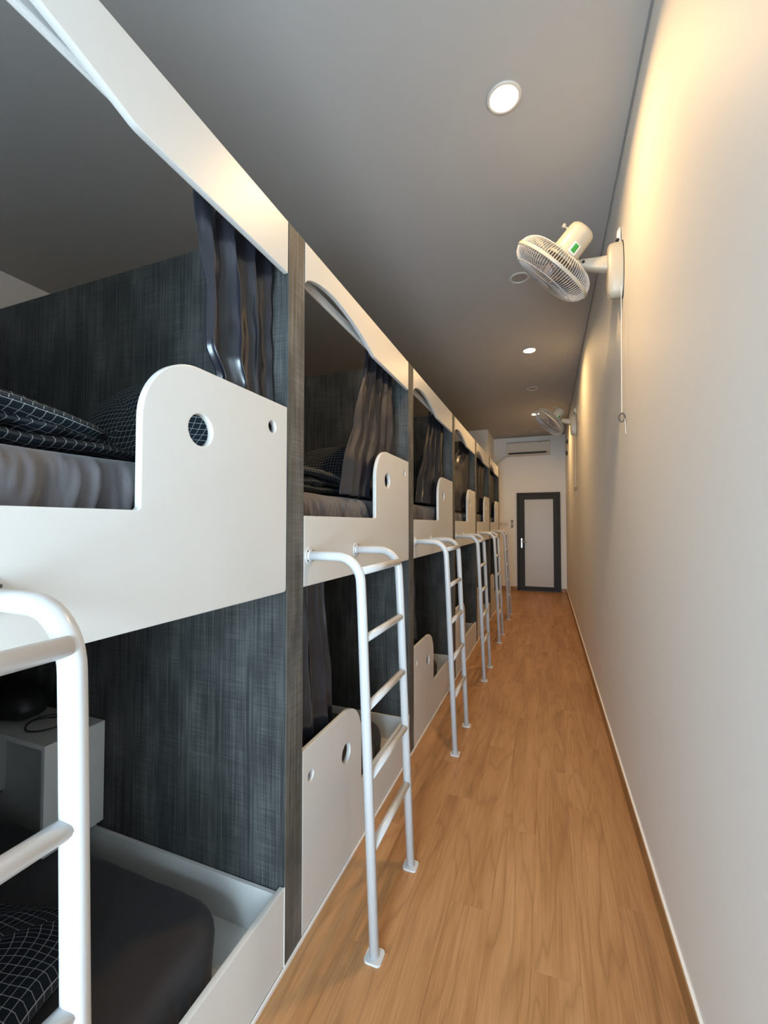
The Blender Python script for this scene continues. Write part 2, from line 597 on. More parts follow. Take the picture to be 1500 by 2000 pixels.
for i in range(6):
    y0 = YD + T + i * L
    t = thing('upper_bunk', ORD[i] + ' white upper bunk with rounded guard board and two round holes', 'bunk bed', (-B, y0, 1.225), 'upper bunks along the row')
    off = (B, 0, -1.225)
    link('guard_panel', upper_guard, 'panel', t, off)
    link('base', upper_base, 'panel', t, off)
    t = thing('lower_bunk', ORD[i] + ' white lower bunk with low front board, at floor level', 'bunk bed', (-B, y0, 0), 'lower bunks along the row')
    off = (B, 0, 0)
    link('front_panel', lower_front, 'panel', t, off)
    link('base', lower_base, 'panel', t, off)
    link('side_board', lower_side, 'panel', t, off)
    link('side_board', lower_side2, 'panel', t, off)
    link('caulk_bead', lower_bead, 'caulk', t, off)
    t = thing('valance', ORD[i] + ' white arched board across the top of a bunk bay', 'valance', (-B, y0, 2.30), 'arched top boards along the row')
    off = (B, 0, -2.30)
    link('board', val_board, 'panel', t, off)
    r_ = link('curtain_rail', rail_board, 'panel', t, off)
    link('track', rail_track, 'caulk', r_)

# ------------------------------------------------------------------ ladders
def ladder_rail():
    pts = [(-B + 0.004, 0, 1.335), (-0.715, 0, 1.335)]
    cx, cz, r = -0.695, 1.245, 0.090
    for q in range(1, 11):
        a = math.radians(90 - 88 * q / 10)
        pts.append((cx + r * math.cos(a), 0, cz + r * math.sin(a)))
    pts += [(-0.600, 0, 1.15), (-0.553, 0, 0.008)]
    return pts
RP = ladder_rail()
rail_me = tube_mesh(RP, 0.0172, 20)
def rail_x(z):
    return -0.600 + (1.15 - z) * (0.047 / 1.142) if z < 1.15 else -0.6055
LADW = 0.405
rung_me = tube_mesh([(0, 0.006, 0), (0, LADW - 0.006, 0)], 0.0145, 16)
bm = bmesh.new()
add_lathe(bm, [(0, 0), (0.030, 0), (0.031, 0.002), (0.030, 0.0045), (0.021, 0.005), (0.019, 0.010), (0.0, 0.010)], 24)
bmesh.ops.transform(bm, matrix=Matrix.Rotation(PI / 2, 4, 'Y'), verts=bm.verts)
flange_me = to_mesh(bm)
screw_me = lathe_mesh([(0, 0.0062), (0.0036, 0.0058), (0.004, 0.004)], 8, Matrix.Rotation(PI / 2, 4, 'Y'))
bm = bmesh.new()
add_box(bm, -0.030, 0.030, -0.030, 0.030, 0, 0.007)
vert_edges = [e for e in bm.edges if abs((e.verts[0].co - e.verts[1].co).z) > 0.005]
bmesh.ops.bevel(bm, geom=vert_edges, offset=0.014, segments=4, affect='EDGES', profile=0.5)
foot_me = to_mesh(bm)
weld_me = lathe_mesh([(0.0190, -0.004), (0.0205, 0.0), (0.0190, 0.004)], 16)
lad_txt = ['white tubular bunk ladder nearest the camera, cut off by the frame', 'white tubular bunk ladder second from the camera, shown whole',
           'white tubular bunk ladder third from the camera', 'white tubular bunk ladder fourth from the camera',
           'white tubular bunk ladder fifth from the camera', 'white tubular bunk ladder farthest away near the end wall']
for i in range(6):
    y0 = YD + T + i * L + (0.018 if i == 0 else 0.040)
    t = thing('ladder', lad_txt[i], 'ladder', (-0.60, y0, 0), 'white ladders along the row')
    for yy in (0, LADW):
        rl = link('rail', rail_me, 'ladder', t, (0.60, yy, 0), smooth=True)
        fo = link('foot', foot_me, 'ladder', t, (0.047, yy, 0))
        fg = link('flange', flange_me, 'ladder', t, (0.60 - B, yy, 1.335))
        if i < 4:
            for q in range(4):
                a = PI / 4 + q * PI / 2
                link('screw', screw_me, 'rimgrey', fg, (0.0, 0.0245 * math.cos(a), 0.0245 * math.sin(a)))
    for z in (1.285, 1.049, 0.815, 0.580, 0.345):
        link('rung', rung_me, 'ladder', t, (0.60 + rail_x(z), 0, z), smooth=True)

# ------------------------------------------------------------------ mattresses
def mattress_mesh(x0, x1, y0, y1, z0, z1, rc=0.13, wr=0.006, seed=0.0, edge=0.045, wild=1.0):
    """fitted sheet over a mattress: rounded outline, wrinkles gathered on the front (x1) side"""
    out = []
    n = 10
    def seg(a, b, step=0.016):
        k = max(1, int((Vector(b) - Vector(a)).length / step))
        return [tuple(Vector(a).lerp(Vector(b), j / k)) for j in range(k)]
    c = [(x1 - rc, y0 + rc, -90), (x1 - rc, y1 - rc, 0), (x0 + rc, y1 - rc, 90), (x0 + rc, y0 + rc, 180)]
    # start on the front edge
    for ci, (cx, cy, a0) in enumerate(c):
        for j in range(n):
            a = math.radians(a0 + 90 * j / n)
            out.append((cx + rc * math.cos(a), cy + rc * math.sin(a)))
        e = (cx + rc * math.cos(math.radians(a0 + 90)), cy + rc * math.sin(math.radians(a0 + 90)))
        nx_, ny_, na = c[(ci + 1) % 4]
        s = (nx_ + rc * math.cos(math.radians(na)), ny_ + rc * math.sin(math.radians(na)))
        out += seg(e, s, 0.006 if ci == 0 else 0.06)
    hh = z1 - z0
    prof = []
    for q in range(15):
        prof.append((0.012 * (1 - math.sin(PI * q / 28)), z0 + (hh - edge) * q / 14, 1.0))
    for q in range(1, 7):
        a = PI / 2 * q / 6
        prof.append((edge * (1 - math.cos(a)), z1 - edge + edge * math.sin(a), 1.0 - 0.8 * q / 6))
    for fr in (0.12, 0.30, 0.50, 0.70, 0.88, 0.97):
        prof.append((-fr, z1 + 0.004 * fr, 0.10))
    cx, cy = (x0 + x1) / 2, (y0 + y1) / 2
    bm = bmesh.new()
    rings = []
    P = [Vector((a, b, 0)) for a, b in out]
    N_ = len(P)
    nor = []
    for j in range(N_):
        d = (P[(j + 1) % N_] - P[j - 1]).normalized()
        nor.append(Vector((d.y, -d.x, 0)))
    for ins, z, wgt in prof:
        rg = []
        for j in range(N_):
            fz = (z - z0) / hh
            s = P[j].y * 1.0 + P[j].x * 0.7
            wob = 0.9 * nz(s * 3.1 + seed, fz * 1.3, 4.4)
            lean = 3.2 * nz(s * 1.7 + seed, 2.2, 0.4)
            w1 = 1 - abs(nz(s * 15 + lean * fz + wob + seed, fz * 0.45 + seed, 1.7)) * 3.2
            w2 = 1 - abs(nz(s * 33 - 1.6 * lean * fz + wob * 1.4 + seed, fz * 0.8, 5.1)) * 3.0
            w = 0.75 * max(w1, -0.6) ** 1 + 0.45 * max(w2, -0.5)
            front = 1.0 if P[j].x > x0 + 0.4 else 0.25
            d = wr * w * wgt * front * (1.1 - 0.55 * fz ** 2) * wild
            if ins < 0:
                hw = (y1 - y0) / 2
                e0 = P[j] - nor[j] * edge
                tgt = Vector((min(max(e0.x, x0 + hw), x1 - hw), cy + (e0.y - cy) * 0.02, 0))
                q = e0.lerp(tgt, -ins)
            else:
                q = P[j] - nor[j] * (ins - d)
            top = 0.004 * nz(q.x * 5 + seed, q.y * 5, 0.3) if wgt < 0.5 else 0
            rg.append(bm.verts.new((q.x, q.y, z + top)))
        rings.append(rg)
    for a, b in zip(rings, rings[1:]):
        for j in range(N_):
            bm.faces.new((a[j], a[(j + 1) % N_], b[(j + 1) % N_], b[j]))
    bm.faces.new(rings[0][::-1])
    bm.faces.new(rings[-1])
    me = to_mesh(bm)
    for poly in me.polygons:
        poly.use_smooth = True
    return me

up_a = mattress_mesh(-2.86, -0.880, 0.012, WP - 0.012, 0.0, 0.195, 0.05, 0.016, 0.0, 0.040, 1.0)
up_b = mattress_mesh(-2.86, -0.878, 0.012, WP - 0.012, 0.0, 0.180, 0.09, 0.013, 7.3, 0.055, 1.0)
low_a = mattress_mesh(-2.86, -0.905, 0.030, 1.130, 0.0, 0.165, 0.17, 0.006, 3.1, 0.05)
for i in range(6):
    y0 = YD + T + i * L
    o = link('mattress', up_a if i % 2 == 0 else up_b, 'sheet', None, (0, y0, 1.401))
    tag(o, 'grey sheeted mattress in the ' + ORD[i] + ' upper bunk', 'mattress', 'mattresses in the bunks')
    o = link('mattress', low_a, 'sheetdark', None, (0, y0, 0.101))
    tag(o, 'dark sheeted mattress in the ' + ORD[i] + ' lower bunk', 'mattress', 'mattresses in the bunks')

# ------------------------------------------------------------------ bedding
def puff(size, div, e=4.5, fn=None, seed=0.0, amp=0.012, freq=5.0, ez=2.6, uvo=(0, 0)):
    """soft cushion-like body with UVs in metres"""
    sx, sy, sz = size
    nx, ny, nz_ = div
    bm = bmesh.new()
    uvl = bm.loops.layers.uv.new('UVMap')
    cache = {}
    def V(ix, iy, iz):
        k = (ix, iy, iz)
        if k in cache:
            return cache[k]
        x, y, z = 2 * ix / nx - 1, 2 * iy / ny - 1, 2 * iz / nz_ - 1
        r = (abs(x) ** e + abs(y) ** e) ** (1 / e)
        mxy = max(abs(x), abs(y))
        f = 1.0 if r < 1e-6 else mxy / r
        X, Y = x * f, y * f
        edge = max(0.0, 1 - mxy ** ez) ** 0.42
        zz = z * (0.12 + 0.88 * edge)
        p = Vector((X * sx, Y * sy, zz * sz))
        d = nz(p.x * freq + seed, p.y * freq, p.z * freq * 1.5 + seed) + 0.5 * nz(p.x * freq * 2.3, p.y * freq * 2.3 + seed, seed)
        p.z += d * amp * (0.4 + 0.6 * edge)
        p.x += nz(p.y * freq + 9, p.z * freq, seed) * amp
        p.y += nz(p.x * freq + 4, p.z * freq, seed + 3) * amp
        if fn:
            p = fn(p)
        cache[k] = bm.verts.new(p)
        return cache[k]
    def face(ks, axis):
        f = bm.faces.new([V(*k) for k in ks])
        f.smooth = True
        for lp, (ix, iy, iz) in zip(f.loops, ks):
            x, y, z = (2 * ix / nx - 1) * sx, (2 * iy / ny - 1) * sy, (2 * iz / nz_ - 1) * sz
            uv = (x, y) if axis == 2 else ((y, z) if axis == 0 else (x, z))
            lp[uvl].uv = (uv[0] + 5 + uvo[0], uv[1] + 5 + uvo[1])
    for ix in range(nx):
        for iy in range(ny):
            face([(ix, iy, nz_), (ix + 1, iy, nz_), (ix + 1, iy + 1, nz_), (ix, iy + 1, nz_)], 2)
            face([(ix, iy + 1, 0), (ix + 1, iy + 1, 0), (ix + 1, iy, 0), (ix, iy, 0)], 2)
    for ix in range(nx):
        for iz in range(nz_):
            face([(ix, 0, iz), (ix + 1, 0, iz), (ix + 1, 0, iz + 1), (ix, 0, iz + 1)], 1)
            face([(ix + 1, ny, iz), (ix, ny, iz), (ix, ny, iz + 1), (ix + 1, ny, iz + 1)], 1)
    for iy in range(ny):
        for iz in range(nz_):
            face([(0, iy + 1, iz), (0, iy, iz), (0, iy, iz + 1), (0, iy + 1, iz + 1)], 0)
            face([(nx, iy, iz), (nx, iy + 1, iz), (nx, iy + 1, iz + 1), (nx, iy, iz + 1)], 0)
    return bm

def droop(k, y0):
    def fn(p):
        if p.y > y0:
            p.z -= k * (p.y - y0) ** 2
        return p
    return fn

# folded duvet: three soft layers one on another; local origin at its base
def add_layer(dst, bm, mx):
    bmesh.ops.transform(bm, matrix=mx, verts=bm.verts)
    me = bpy.data.meshes.new('tmp')
    bm.to_mesh(me)
    bm.free()
    dst.from_mesh(me)
    bpy.data.meshes.remove(me)

def duvet_meshes(seed):
    mes = []
    for (sx, sy, sz, kd, yd, am, fr, uvo, tr, rz, nm) in (
            (0.35, 0.47, 0.023, 0.03, 0.1, 0.012, 8, (0, 0), (0.01, 0.03, 0.026), 0.0, 'bottom'),
            (0.34, 0.45, 0.026, 0.12, 0.05, 0.021, 11, (0.4, 0.1), (0.0, 0.0, 0.060), 0.05, 'middle'),
            (0.35, 0.44, 0.028, 0.20, -0.02, 0.014, 5.5, (0.2, 0.3), (0.01, -0.05, 0.101), -0.06, 'top')):
        b = bmesh.new()
        add_layer(b, puff((sx, sy, sz), (52, 66, 5), 5, droop(kd, yd), seed + tr[2] * 60, am, fr, uvo=uvo), Matrix.Translation(tr) @ Matrix.Rotation(rz, 4, 'Z'))
        for v in b.verts:
            v.co.z = max(v.co.z, 0.003)
        mes.append(to_mesh(b, 'duvet_' + nm, False))
    return mes
DV = [duvet_meshes(1.0), duvet_meshes(11.0)]

def lean_pillow(seed):
    bm = puff((0.33, 0.225, 0.062), (36, 26, 6), 3.6, None, seed, 0.010, 6, ez=2.2)
    # stand it on its long edge and lean it back against the partition
    mx = Matrix.Translation((0, 0, 0.165)) @ Matrix.Rotation(math.radians(62), 4, 'X')
    bmesh.ops.transform(bm, matrix=mx, verts=bm.verts)
    for v in bm.verts:
        v.co.z = max(v.co.z, 0.003)
    return to_mesh(bm, 'pillow', False)
PILLOW = lean_pillow(2.0)
for i in range(3):
    y0 = YD + T + i * L
    zt = 1.401 + (0.196 if i % 2 == 0 else 0.182)
    t = thing('duvet', 'dark checked duvet folded in layers on the ' + ORD[i] + ' upper mattress', 'duvet', (-1.33, y0 + 0.42, zt + 0.006), 'folded duvets on the upper bunks')
    d = DV[i % 2]
    for nm, me in zip(('bottom_fold', 'middle_fold', 'top_fold'), d):
        link(nm, me, 'check', t)
    o = link('pillow', PILLOW, 'check', None, (-1.25, y0 + 1.080, zt + 0.006))
    tag(o, 'dark checked pillow leaning on the partition in the ' + ORD[i] + ' upper bunk', 'pillow', 'pillows on the upper bunks')
# bedding heaped on the lower bunk next to the camera
def heap(p):
    p.z += 0.035 * math.sin(p.y * 9 + p.x * 5) * max(0, 1 - abs(p.x) / 0.6) + 0.02 * nz(p.x * 4, p.y * 4, 3)
    p.z = max(p.z, -0.055)
    return p
bm = puff((0.42, 0.38, 0.060), (60, 54, 5), 4, heap, 21.0, 0.022, 5.5)
o = link('duvet', to_mesh(bm, 'duvet_low', False), 'check', None, (-1.46, YD + T + 0.45, 0.268 + 0.062))
o.rotation_euler = (0, 0, 0.35)
tag(o, 'dark checked duvet heaped on the nearest lower mattress', 'duvet')

# ------------------------------------------------------------------ curtains
def curtain_mesh(zt, zb, left, right, xc, amp, nf, seed, xdrift=0.0, slack=1.0, cols=150, rows=60):
    """left/right: lists of (t, y) with t = 0 at the rail and 1 at the hem"""
    def interp(tab, t):
        for (t0, v0), (t1, v1) in zip(tab, tab[1:]):
            if t <= t1:
                u = (t - t0) / (t1 - t0)
                u = u * u * (3 - 2 * u)
                return v0 + (v1 - v0) * u
        return tab[-1][1]
    bm = bmesh.new()
    grid = []
    for r in range(rows + 1):
        t = r / rows
        yl, yr = interp(left, t), interp(right, t)
        line = []
        for c in range(cols + 1):
            s = c / cols
            ph = nf * 2 * PI * (s + 0.05 * nz(s * 3 + seed, t * 1.1, seed)) + 0.8 * nz(s * 2, t * 1.7 + seed, 2.0) * slack
            a = amp * (0.55 + 0.65 * t) * (0.75 + 0.6 * nz(s * 5 + seed, 0.3 * t, 7.7))
            # rounded outward folds, tight inward ones
            wv = math.sin(ph)
            wv = math.copysign(abs(wv) ** 0.75, wv)
            x = xc + a * wv + xdrift * t + 0.012 * slack * nz(s * 7 + seed, t * 2.4, 1.0) + 0.0035 * slack * nz(s * 14, t * 9 + seed, 4.0)
            y = yl + (yr - yl) * s + 0.35 * a * math.sin(2 * ph + 0.6) + 0.006 * slack * nz(s * 8, t * 7, seed)
            z = zt + (zb - zt) * t + 0.006 * nz(s * 6, t, seed + 2) * t
            line.append(bm.verts.new((x, y, z)))
        grid.append(line)
    for r in range(rows):
        for c in range(cols):
            f = bm.faces.new((grid[r][c], grid[r][c + 1], grid[r + 1][c + 1], grid[r + 1][c]))
            f.smooth = True
    return to_mesh(bm, 'curtain', False)

def add_curtain(i, me, label, grp):
    o = link('curtain', me, 'satin', None, (0, YD + T + i * L, 0))
    so = o.modifiers.new('thickness', 'SOLIDIFY')
    so.thickness = 0.0015
    so.offset = 0
    return tag(o, label, 'curtain', grp)

up_near = curtain_mesh(2.367, 1.60, [(0, 0.900), (0.32, 0.930), (0.55, 0.922), (0.66, 0.965), (1, 1.0)], [(0, 1.215), (0.5, 1.222), (1, 1.224)], -0.876, 0.032, 3.1, 0.7, slack=1.6)
up_second = curtain_mesh(2.367, 1.588, [(0, 0.71), (0.5, 0.60), (0.8, 0.50), (1, 0.47)], [(0, 1.13), (0.5, 1.10), (1, 0.98)], -0.884, 0.024, 4.3, 3.3, slack=1.2)
up_third = curtain_mesh(2.367, 1.61, [(0, 0.68), (0.5, 0.52), (0.8, 0.38), (1, 0.34)], [(0, 1.15), (0.6, 1.10), (1, 1.02)], -0.890, 0.026, 4.5, 9.1)
up_fourth = curtain_mesh(2.367, 1.588, [(0, 0.64), (0.4, 0.30), (0.8, 0.10), (1, 0.06)], [(0, 1.17), (0.6, 1.14), (1, 1.05)], -0.890, 0.028, 5.0, 13.7)
up_fifth = curtain_mesh(2.367, 1.61, [(0, 0.55), (0.4, 0.36), (1, 0.15)], [(0, 1.19), (1, 1.12)], -0.890, 0.028, 5.0, 17.2)
up_last = curtain_mesh(2.367, 1.588, [(0, 0.40), (0.4, 0.32), (1, 0.25)], [(0, 1.20), (1, 1.20)], -0.890, 0.026, 5.5, 23.9)
for i, me in enumerate((up_near, up_second, up_third, up_fourth, up_fifth, up_last)):
    add_curtain(i, me, ('dark satin curtain drawn to the right side of the ' + ORD[i] + ' upper bunk'), 'satin curtains of the upper bunks')
low_2 = curtain_mesh(1.238, 0.268, [(0, 0.03), (1, 0.03)], [(0, 0.245), (0.5, 0.315), (0.8, 0.345), (1, 0.35)], -0.872, 0.022, 3.0, 5.5)
low_3 = curtain_mesh(1.238, 0.268, [(0, 0.03), (1, 0.03)], [(0, 0.20), (0.5, 0.24), (1, 0.27)], -0.872, 0.022, 3.0, 8.8)
for i in range(1, 6):
    add_curtain(i, low_2 if i % 2 else low_3, 'dark satin curtain bunched at the left side of the ' + ORD[i] + ' lower bunk', 'satin curtains of the lower bunks')

# ------------------------------------------------------------------ locker box, bag and cable on the nearest lower bunk
yr = YD + T + WP - 0.004
t = thing('locker_box', 'white open sided box shelf against the partition in the nearest lower bunk', 'shelf', (-1.66, yr - 0.218, 0.275))
bx0, bx1 = -0.62, 0.0
link('front_panel', box_mesh(bx1 - 0.018, bx1, 0, 0.218, 0, 0.390, bev=0.001, seg=1), 'panel', t)
link('top_panel', box_mesh(bx0, bx1 - 0.018, 0, 0.218, 0.372, 0.390, bev=0.001, seg=1), 'panel', t)
link('inner_panel', box_mesh(bx0, bx1 - 0.040, 0.200, 0.218, -0.030, 0.372), 'panel', t)
link('back_panel', box_mesh(bx0, bx0 + 0.018, 0, 0.200, 0, 0.372), 'panel', t)
ztop = 0.275 + 0.390
def bagfn(p):
    p.x *= 1.0 - 0.9 * max(0, p.z)
    return p
bm = puff((0.15, 0.085, 0.055), (24, 20, 8), 2.6, bagfn, 31.0, 0.010, 9, ez=3.0)
o = link('bag', to_mesh(bm, 'bag', False), 'black', None, (-2.03, yr - 0.115, ztop + 0.066))
tag(o, 'black rounded pouch lying in shadow on the white box shelf', 'bag')
cab = []
for q in range(40):
    a = q / 39
    cab.append((-1.80 + 0.10 * math.cos(a * 9.5) * (1 - 0.4 * a) - 0.03 * a, yr - 0.115 + 0.075 * math.sin(a * 9.5) * (1 - 0.25 * a), ztop + 0.006 + 0.010 * abs(math.sin(a * 7))))
o = link('cable', tube_mesh(cab, 0.003, 8), 'black', None, smooth=True)
tag(o, 'thin black cable looped loosely on the white box shelf', 'cable')

# ------------------------------------------------------------------ ceiling downlights
ring_me = lathe_mesh([(0.062, 0.0), (0.074, 0.0), (0.076, -0.004), (0.072, -0.008), (0.062, -0.0085), (0.058, -0.004), (0.058, 0.0)], 48)
autosmooth(ring_me, 40)
disc_me = lathe_mesh([(0.0, -0.0025), (0.0585, -0.0025), (0.0585, 0.0)], 48)
dome_me = lathe_mesh([(0.0, -0.018), (0.02, -0.0172), (0.038, -0.0145), (0.050, -0.010), (0.0585, -0.003), (0.0585, 0.0)], 48)
lamps = [(-0.163, -0.99, False), (-0.163, 0.46, False), (-0.160, 1.92, True), (-0.178, 3.405, False), (-0.158, 4.885, True), (-0.170, 6.296, False), (-0.163, 7.78, True), (-0.200, 9.23, False)]
txt = ['unlit round ceiling downlight above the corridor behind the camera', 'unlit round ceiling downlight directly above the camera',
       'lit round ceiling downlight nearest in view, large and bright', 'unlit round ceiling downlight beside the nearer wall fan',
       'lit round ceiling downlight midway along the ceiling', 'unlit round ceiling downlight just before the farther wall fan',
       'lit round ceiling downlight glowing behind the farther wall fan', 'unlit round ceiling downlight near the air conditioner']
for (x, y, lit), tx in zip(lamps, txt):
    t = thing('downlight', tx, 'ceiling light', (x, y, H), 'round ceiling downlights')
    link('ring', ring_me, 'ring', t)
    d_me = (dome_me if lit else disc_me).copy()
    link('diffuser', d_me, 'lampon' if lit else 'lampoff', t)
    if lit:
        ld = bpy.data.lights.new('downlight_beam', 'AREA')
        ld.shape = 'DISK'
        ld.size = 0.11
        ld.spread = math.radians(LAMP_SPREAD)
        ld.energy = LAMP_W
        ld.color = LAMP_COL
        lo = bpy.data.objects.new('downlight_beam', ld)
        C.objects.link(lo)
        lo.parent = t
        lo.location = (0, 0, -0.022)

# ------------------------------------------------------------------ wall fans
def fan(Y, label, n, dz=0.0, cord_len=0.64, ring_dark=True):
    t = thing('wall_fan', label, 'fan', (W, Y, 2.66 + dz), 'cream wall fans on the right wall')
    # local frame: x negative goes away from the wall, z up, origin at the bracket bottom
    nv = Vector(n).normalized()
    ctr = Vector((-0.345, -0.03, 0.185))
    zax = nv
    xax = Vector((0, 1, 0)).cross(zax).normalized()
    yax = zax.cross(xax)
    R = Matrix((xax, yax, zax)).transposed().to_4x4()
    HM = Matrix.Translation(ctr) @ R
    # bracket: rounded shield against the wall
    def ring(x, s, cz=0.13, hw=0.062, hh=0.145):
        pts = []
        for k in range(28):
            a = 2 * PI * k / 28
            ca, sa = math.cos(a), math.sin(a)
            yy = hw * s * math.copysign(abs(ca) ** 0.7, ca)
            zz = hh * s * math.copysign(abs(sa) ** 0.8, sa)
            taper = 1.0 - 0.28 * max(0, -sa)
            pts.append(Vector((x, yy * taper, cz + zz)))
        return pts
    bm = bmesh.new()
    rs = []
    for x, s in ((-0.004, 1.0), (-0.045, 1.0), (-0.062, 0.97), (-0.072, 0.86), (-0.075, 0.6)):
        rs.append([bm.verts.new(p) for p in ring(x, s)])
    for a, b in zip(rs, rs[1:]):
        for k in range(28):
            bm.faces.new((a[k], a[(k + 1) % 28], b[(k + 1) % 28], b[k]))
    bm.faces.new(rs[0]); bm.faces.new(rs[-1])
    br = link('bracket', autosmooth(to_mesh(bm), 40), 'cream', t)
    bm = bmesh.new()
    rr = [[bm.verts.new(p) for p in ring(x, 1.03)] for x in (0.0, -0.004)]
    for k in range(28):
        bm.faces.new((rr[0][k], rr[0][(k + 1) % 28], rr[1][(k + 1) % 28], rr[1][k]))
    bm.faces.new(rr[0]); bm.faces.new(rr[1])
    link('wall_plate', to_mesh(bm), 'black', t)
    link('hanger', tube_mesh([(-0.012, 0, 0.265), (-0.016, 0, 0.30), (-0.014, 0.004, 0.34), (-0.008, 0.004, 0.362)], [0.012, 0.010, 0.009, 0.004], 10), 'caulk', t, smooth=True)
    bm = bmesh.new()
    bmesh.ops.create_uvsphere(bm, u_segments=10, v_segments=6, radius=0.010, matrix=Matrix.Translation((-0.022, -0.010, 0.288)))
    link('hook_slot', to_mesh(bm), 'black', t, smooth=True)
    # arm tapering out from the bracket to the pivot
    bm = bmesh.new()
    sec = [(-0.070, 0.036, 0.036, 0.050, 0.178), (-0.12, 0.032, 0.030, 0.042, 0.186), (-0.17, 0.027, 0.024, 0.032, 0.197), (-0.198, 0.024, 0.020, 0.026, 0.203), (-0.210, 0.014, 0.012, 0.014, 0.204)]
    rs = []
    for x, hy, hz0, hz1, cz in sec:
        r1 = []
        for k in range(20):
            a = 2 * PI * k / 20
            ca, sa = math.cos(a), math.sin(a)
            r1.append(bm.verts.new((x, hy * math.copysign(abs(ca) ** 0.6, ca), cz + (hz0 if sa > 0 else hz1) * math.copysign(abs(sa) ** 0.6, sa))))
        rs.append(r1)
    for a, b in zip(rs, rs[1:]):
        for k in range(20):
            bm.faces.new((a[k], a[(k + 1) % 20], b[(k + 1) % 20], b[k]))
    bm.faces.new(rs[0]); bm.faces.new(rs[-1])
    arm = link('arm', autosmooth(to_mesh(bm), 50), 'cream', t)
    bm = bmesh.new()
    add_tube(bm, [(-0.188, -0.028, 0.200), (-0.188, 0.028, 0.200)], 0.008, 10)
    link('pivot_screw', to_mesh(bm), 'black', arm)
    neck_to = HM @ Vector((0, 0, -0.105))
    link('neck', tube_mesh([(-0.195, 0, 0.190), tuple((Vector((-0.195, 0, 0.19)) + neck_to) / 2 + Vector((0, 0, -0.012))), tuple(neck_to)], [0.019, 0.020, 0.024], 14), 'cream', t, smooth=True)
    # motor housing
    mh = link('motor_housing', autosmooth(lathe_mesh([(0.0, -0.060), (0.082, -0.060), (0.082, -0.080), (0.076, -0.086), (0.074, -0.12), (0.071, -0.205), (0.066, -0.222), (0.052, -0.234), (0.0, -0.238)], 40, HM), 45), 'cream', t)
    def on_side(phi, z, r):
        return HM @ Vector((r * math.cos(phi), r * math.sin(phi), z))
    # swing knob on the far side, sticker facing the corridor
    best = min(range(72), key=lambda k: (on_side(k * PI / 36, -0.14, 0.07) - Vector((-0.5, -2.4, -1.3))).length)
    ph0 = best * PI / 36
    link('knob', tube_mesh([tuple(on_side(ph0 + 1.55, -0.185, 0.066)), tuple(on_side(ph0 + 1.55, -0.185, 0.088)), tuple(on_side(ph0 + 1.55, -0.185, 0.089)), tuple(on_side(ph0 + 1.55, -0.185, 0.102))], [0.005, 0.005, 0.011, 0.011], 12), 'cream', mh, smooth=False)
    def patch(p0, p1, z0, z1, r0):
        bm = bmesh.new()
        g_ = []
        for q in range(7):
            ph = p0 + (p1 - p0) * q / 6
            g_.append([bm.verts.new(on_side(ph, z, r0 + (0.0745 - 0.071) * (z + 0.205) / 0.085)) for z in (z0, z1)])
        for a, b in zip(g_, g_[1:]):
            bm.faces.new((a[0], b[0], b[1], a[1]))
        return to_mesh(bm)
    st = link('sticker', patch(ph0 - 0.62, ph0 - 0.02, -0.150, -0.098, 0.0722), 'stickerwhite', mh)
    link('green_print', patch(ph0 - 0.50, ph0 - 0.14, -0.146, -0.106, 0.0730), 'green', st)
    # grilles: radial wires, rings, rim band
    RC = 0.232
    def wires(sign, depth, cnt, rin):
        bm = bmesh.new()
        for k in range(cnt):
            a = 2 * PI * k / cnt
            pts = []
            for q in range(11):
                u = (q / 10) ** 0.7
                r = rin + (RC - rin) * u
                prof = depth * (1 - u ** 4.5) ** 0.7 if q < 10 else 0.0
                pts.append((r * math.cos(a), r * math.sin(a), sign * (0.006 + prof)))
            add_tube(bm, pts, 0.0017, 5, False)
        for u in (0.35, 0.72):
            r = rin + (RC - rin) * u
            z = sign * (0.006 + depth * (1 - u ** 4.5) ** 0.7)
            ringp = [(r * math.cos(2 * PI * k / 48), r * math.sin(2 * PI * k / 48), z) for k in range(49)]
            add_tube(bm, ringp, 0.0022, 5, False)
        bmesh.ops.transform(bm, matrix=HM, verts=bm.verts)
        return to_mesh(bm)
    link('front_grille', wires(1, 0.066, 96, 0.045), 'wire', t, smooth=True)
    link('rear_grille', wires(-1, 0.072, 96, 0.075), 'wire', t, smooth=True)
    link('rim_band', autosmooth(lathe_mesh([(RC - 0.003, -0.008), (RC + 0.003, -0.008), (RC + 0.004, 0.0), (RC + 0.003, 0.008), (RC - 0.003, 0.008), (RC - 0.003, -0.008)], 64, HM), 40), 'cream', t)
    link('badge', autosmooth(lathe_mesh([(0.0, 0.080), (0.030, 0.079), (0.044, 0.074), (0.050, 0.068), (0.050, 0.062), (0.0, 0.062)], 32, HM), 40), 'wire', t)
    link('hub', autosmooth(lathe_mesh([(0.0, 0.040), (0.030, 0.038), (0.036, 0.030), (0.036, -0.020), (0.0, -0.020)], 28, HM), 40), 'blade', t)
    for k in range(3):
        bm = bmesh.new()
        top = []
        for q in range(9):
            u = q / 8
            r = 0.030 + 0.172 * u
            wdt = 0.30 + 0.45 * math.sin(min(1, u * 1.15) * PI * 0.6)
            rowv = []
            for j in range(7):
                v = j / 6 - 0.5
                ang = 2 * PI * k / 3 + v * 2 * wdt + 0.35 * u
                rowv.append(bm.verts.new((r * math.cos(ang), r * math.sin(ang), 0.012 - v * 0.052 * (1 - 0.3 * u))))
            top.append(rowv)
        for a, b in zip(top, top[1:]):
            for j in range(6):
                bm.faces.new((a[j], a[j + 1], b[j + 1], b[j]))
        bmesh.ops.solidify(bm, geom=bm.faces[:], thickness=0.002)
        bmesh.ops.transform(bm, matrix=HM, verts=bm.verts)
        link('blade', to_mesh(bm), 'blade', t, smooth=True)
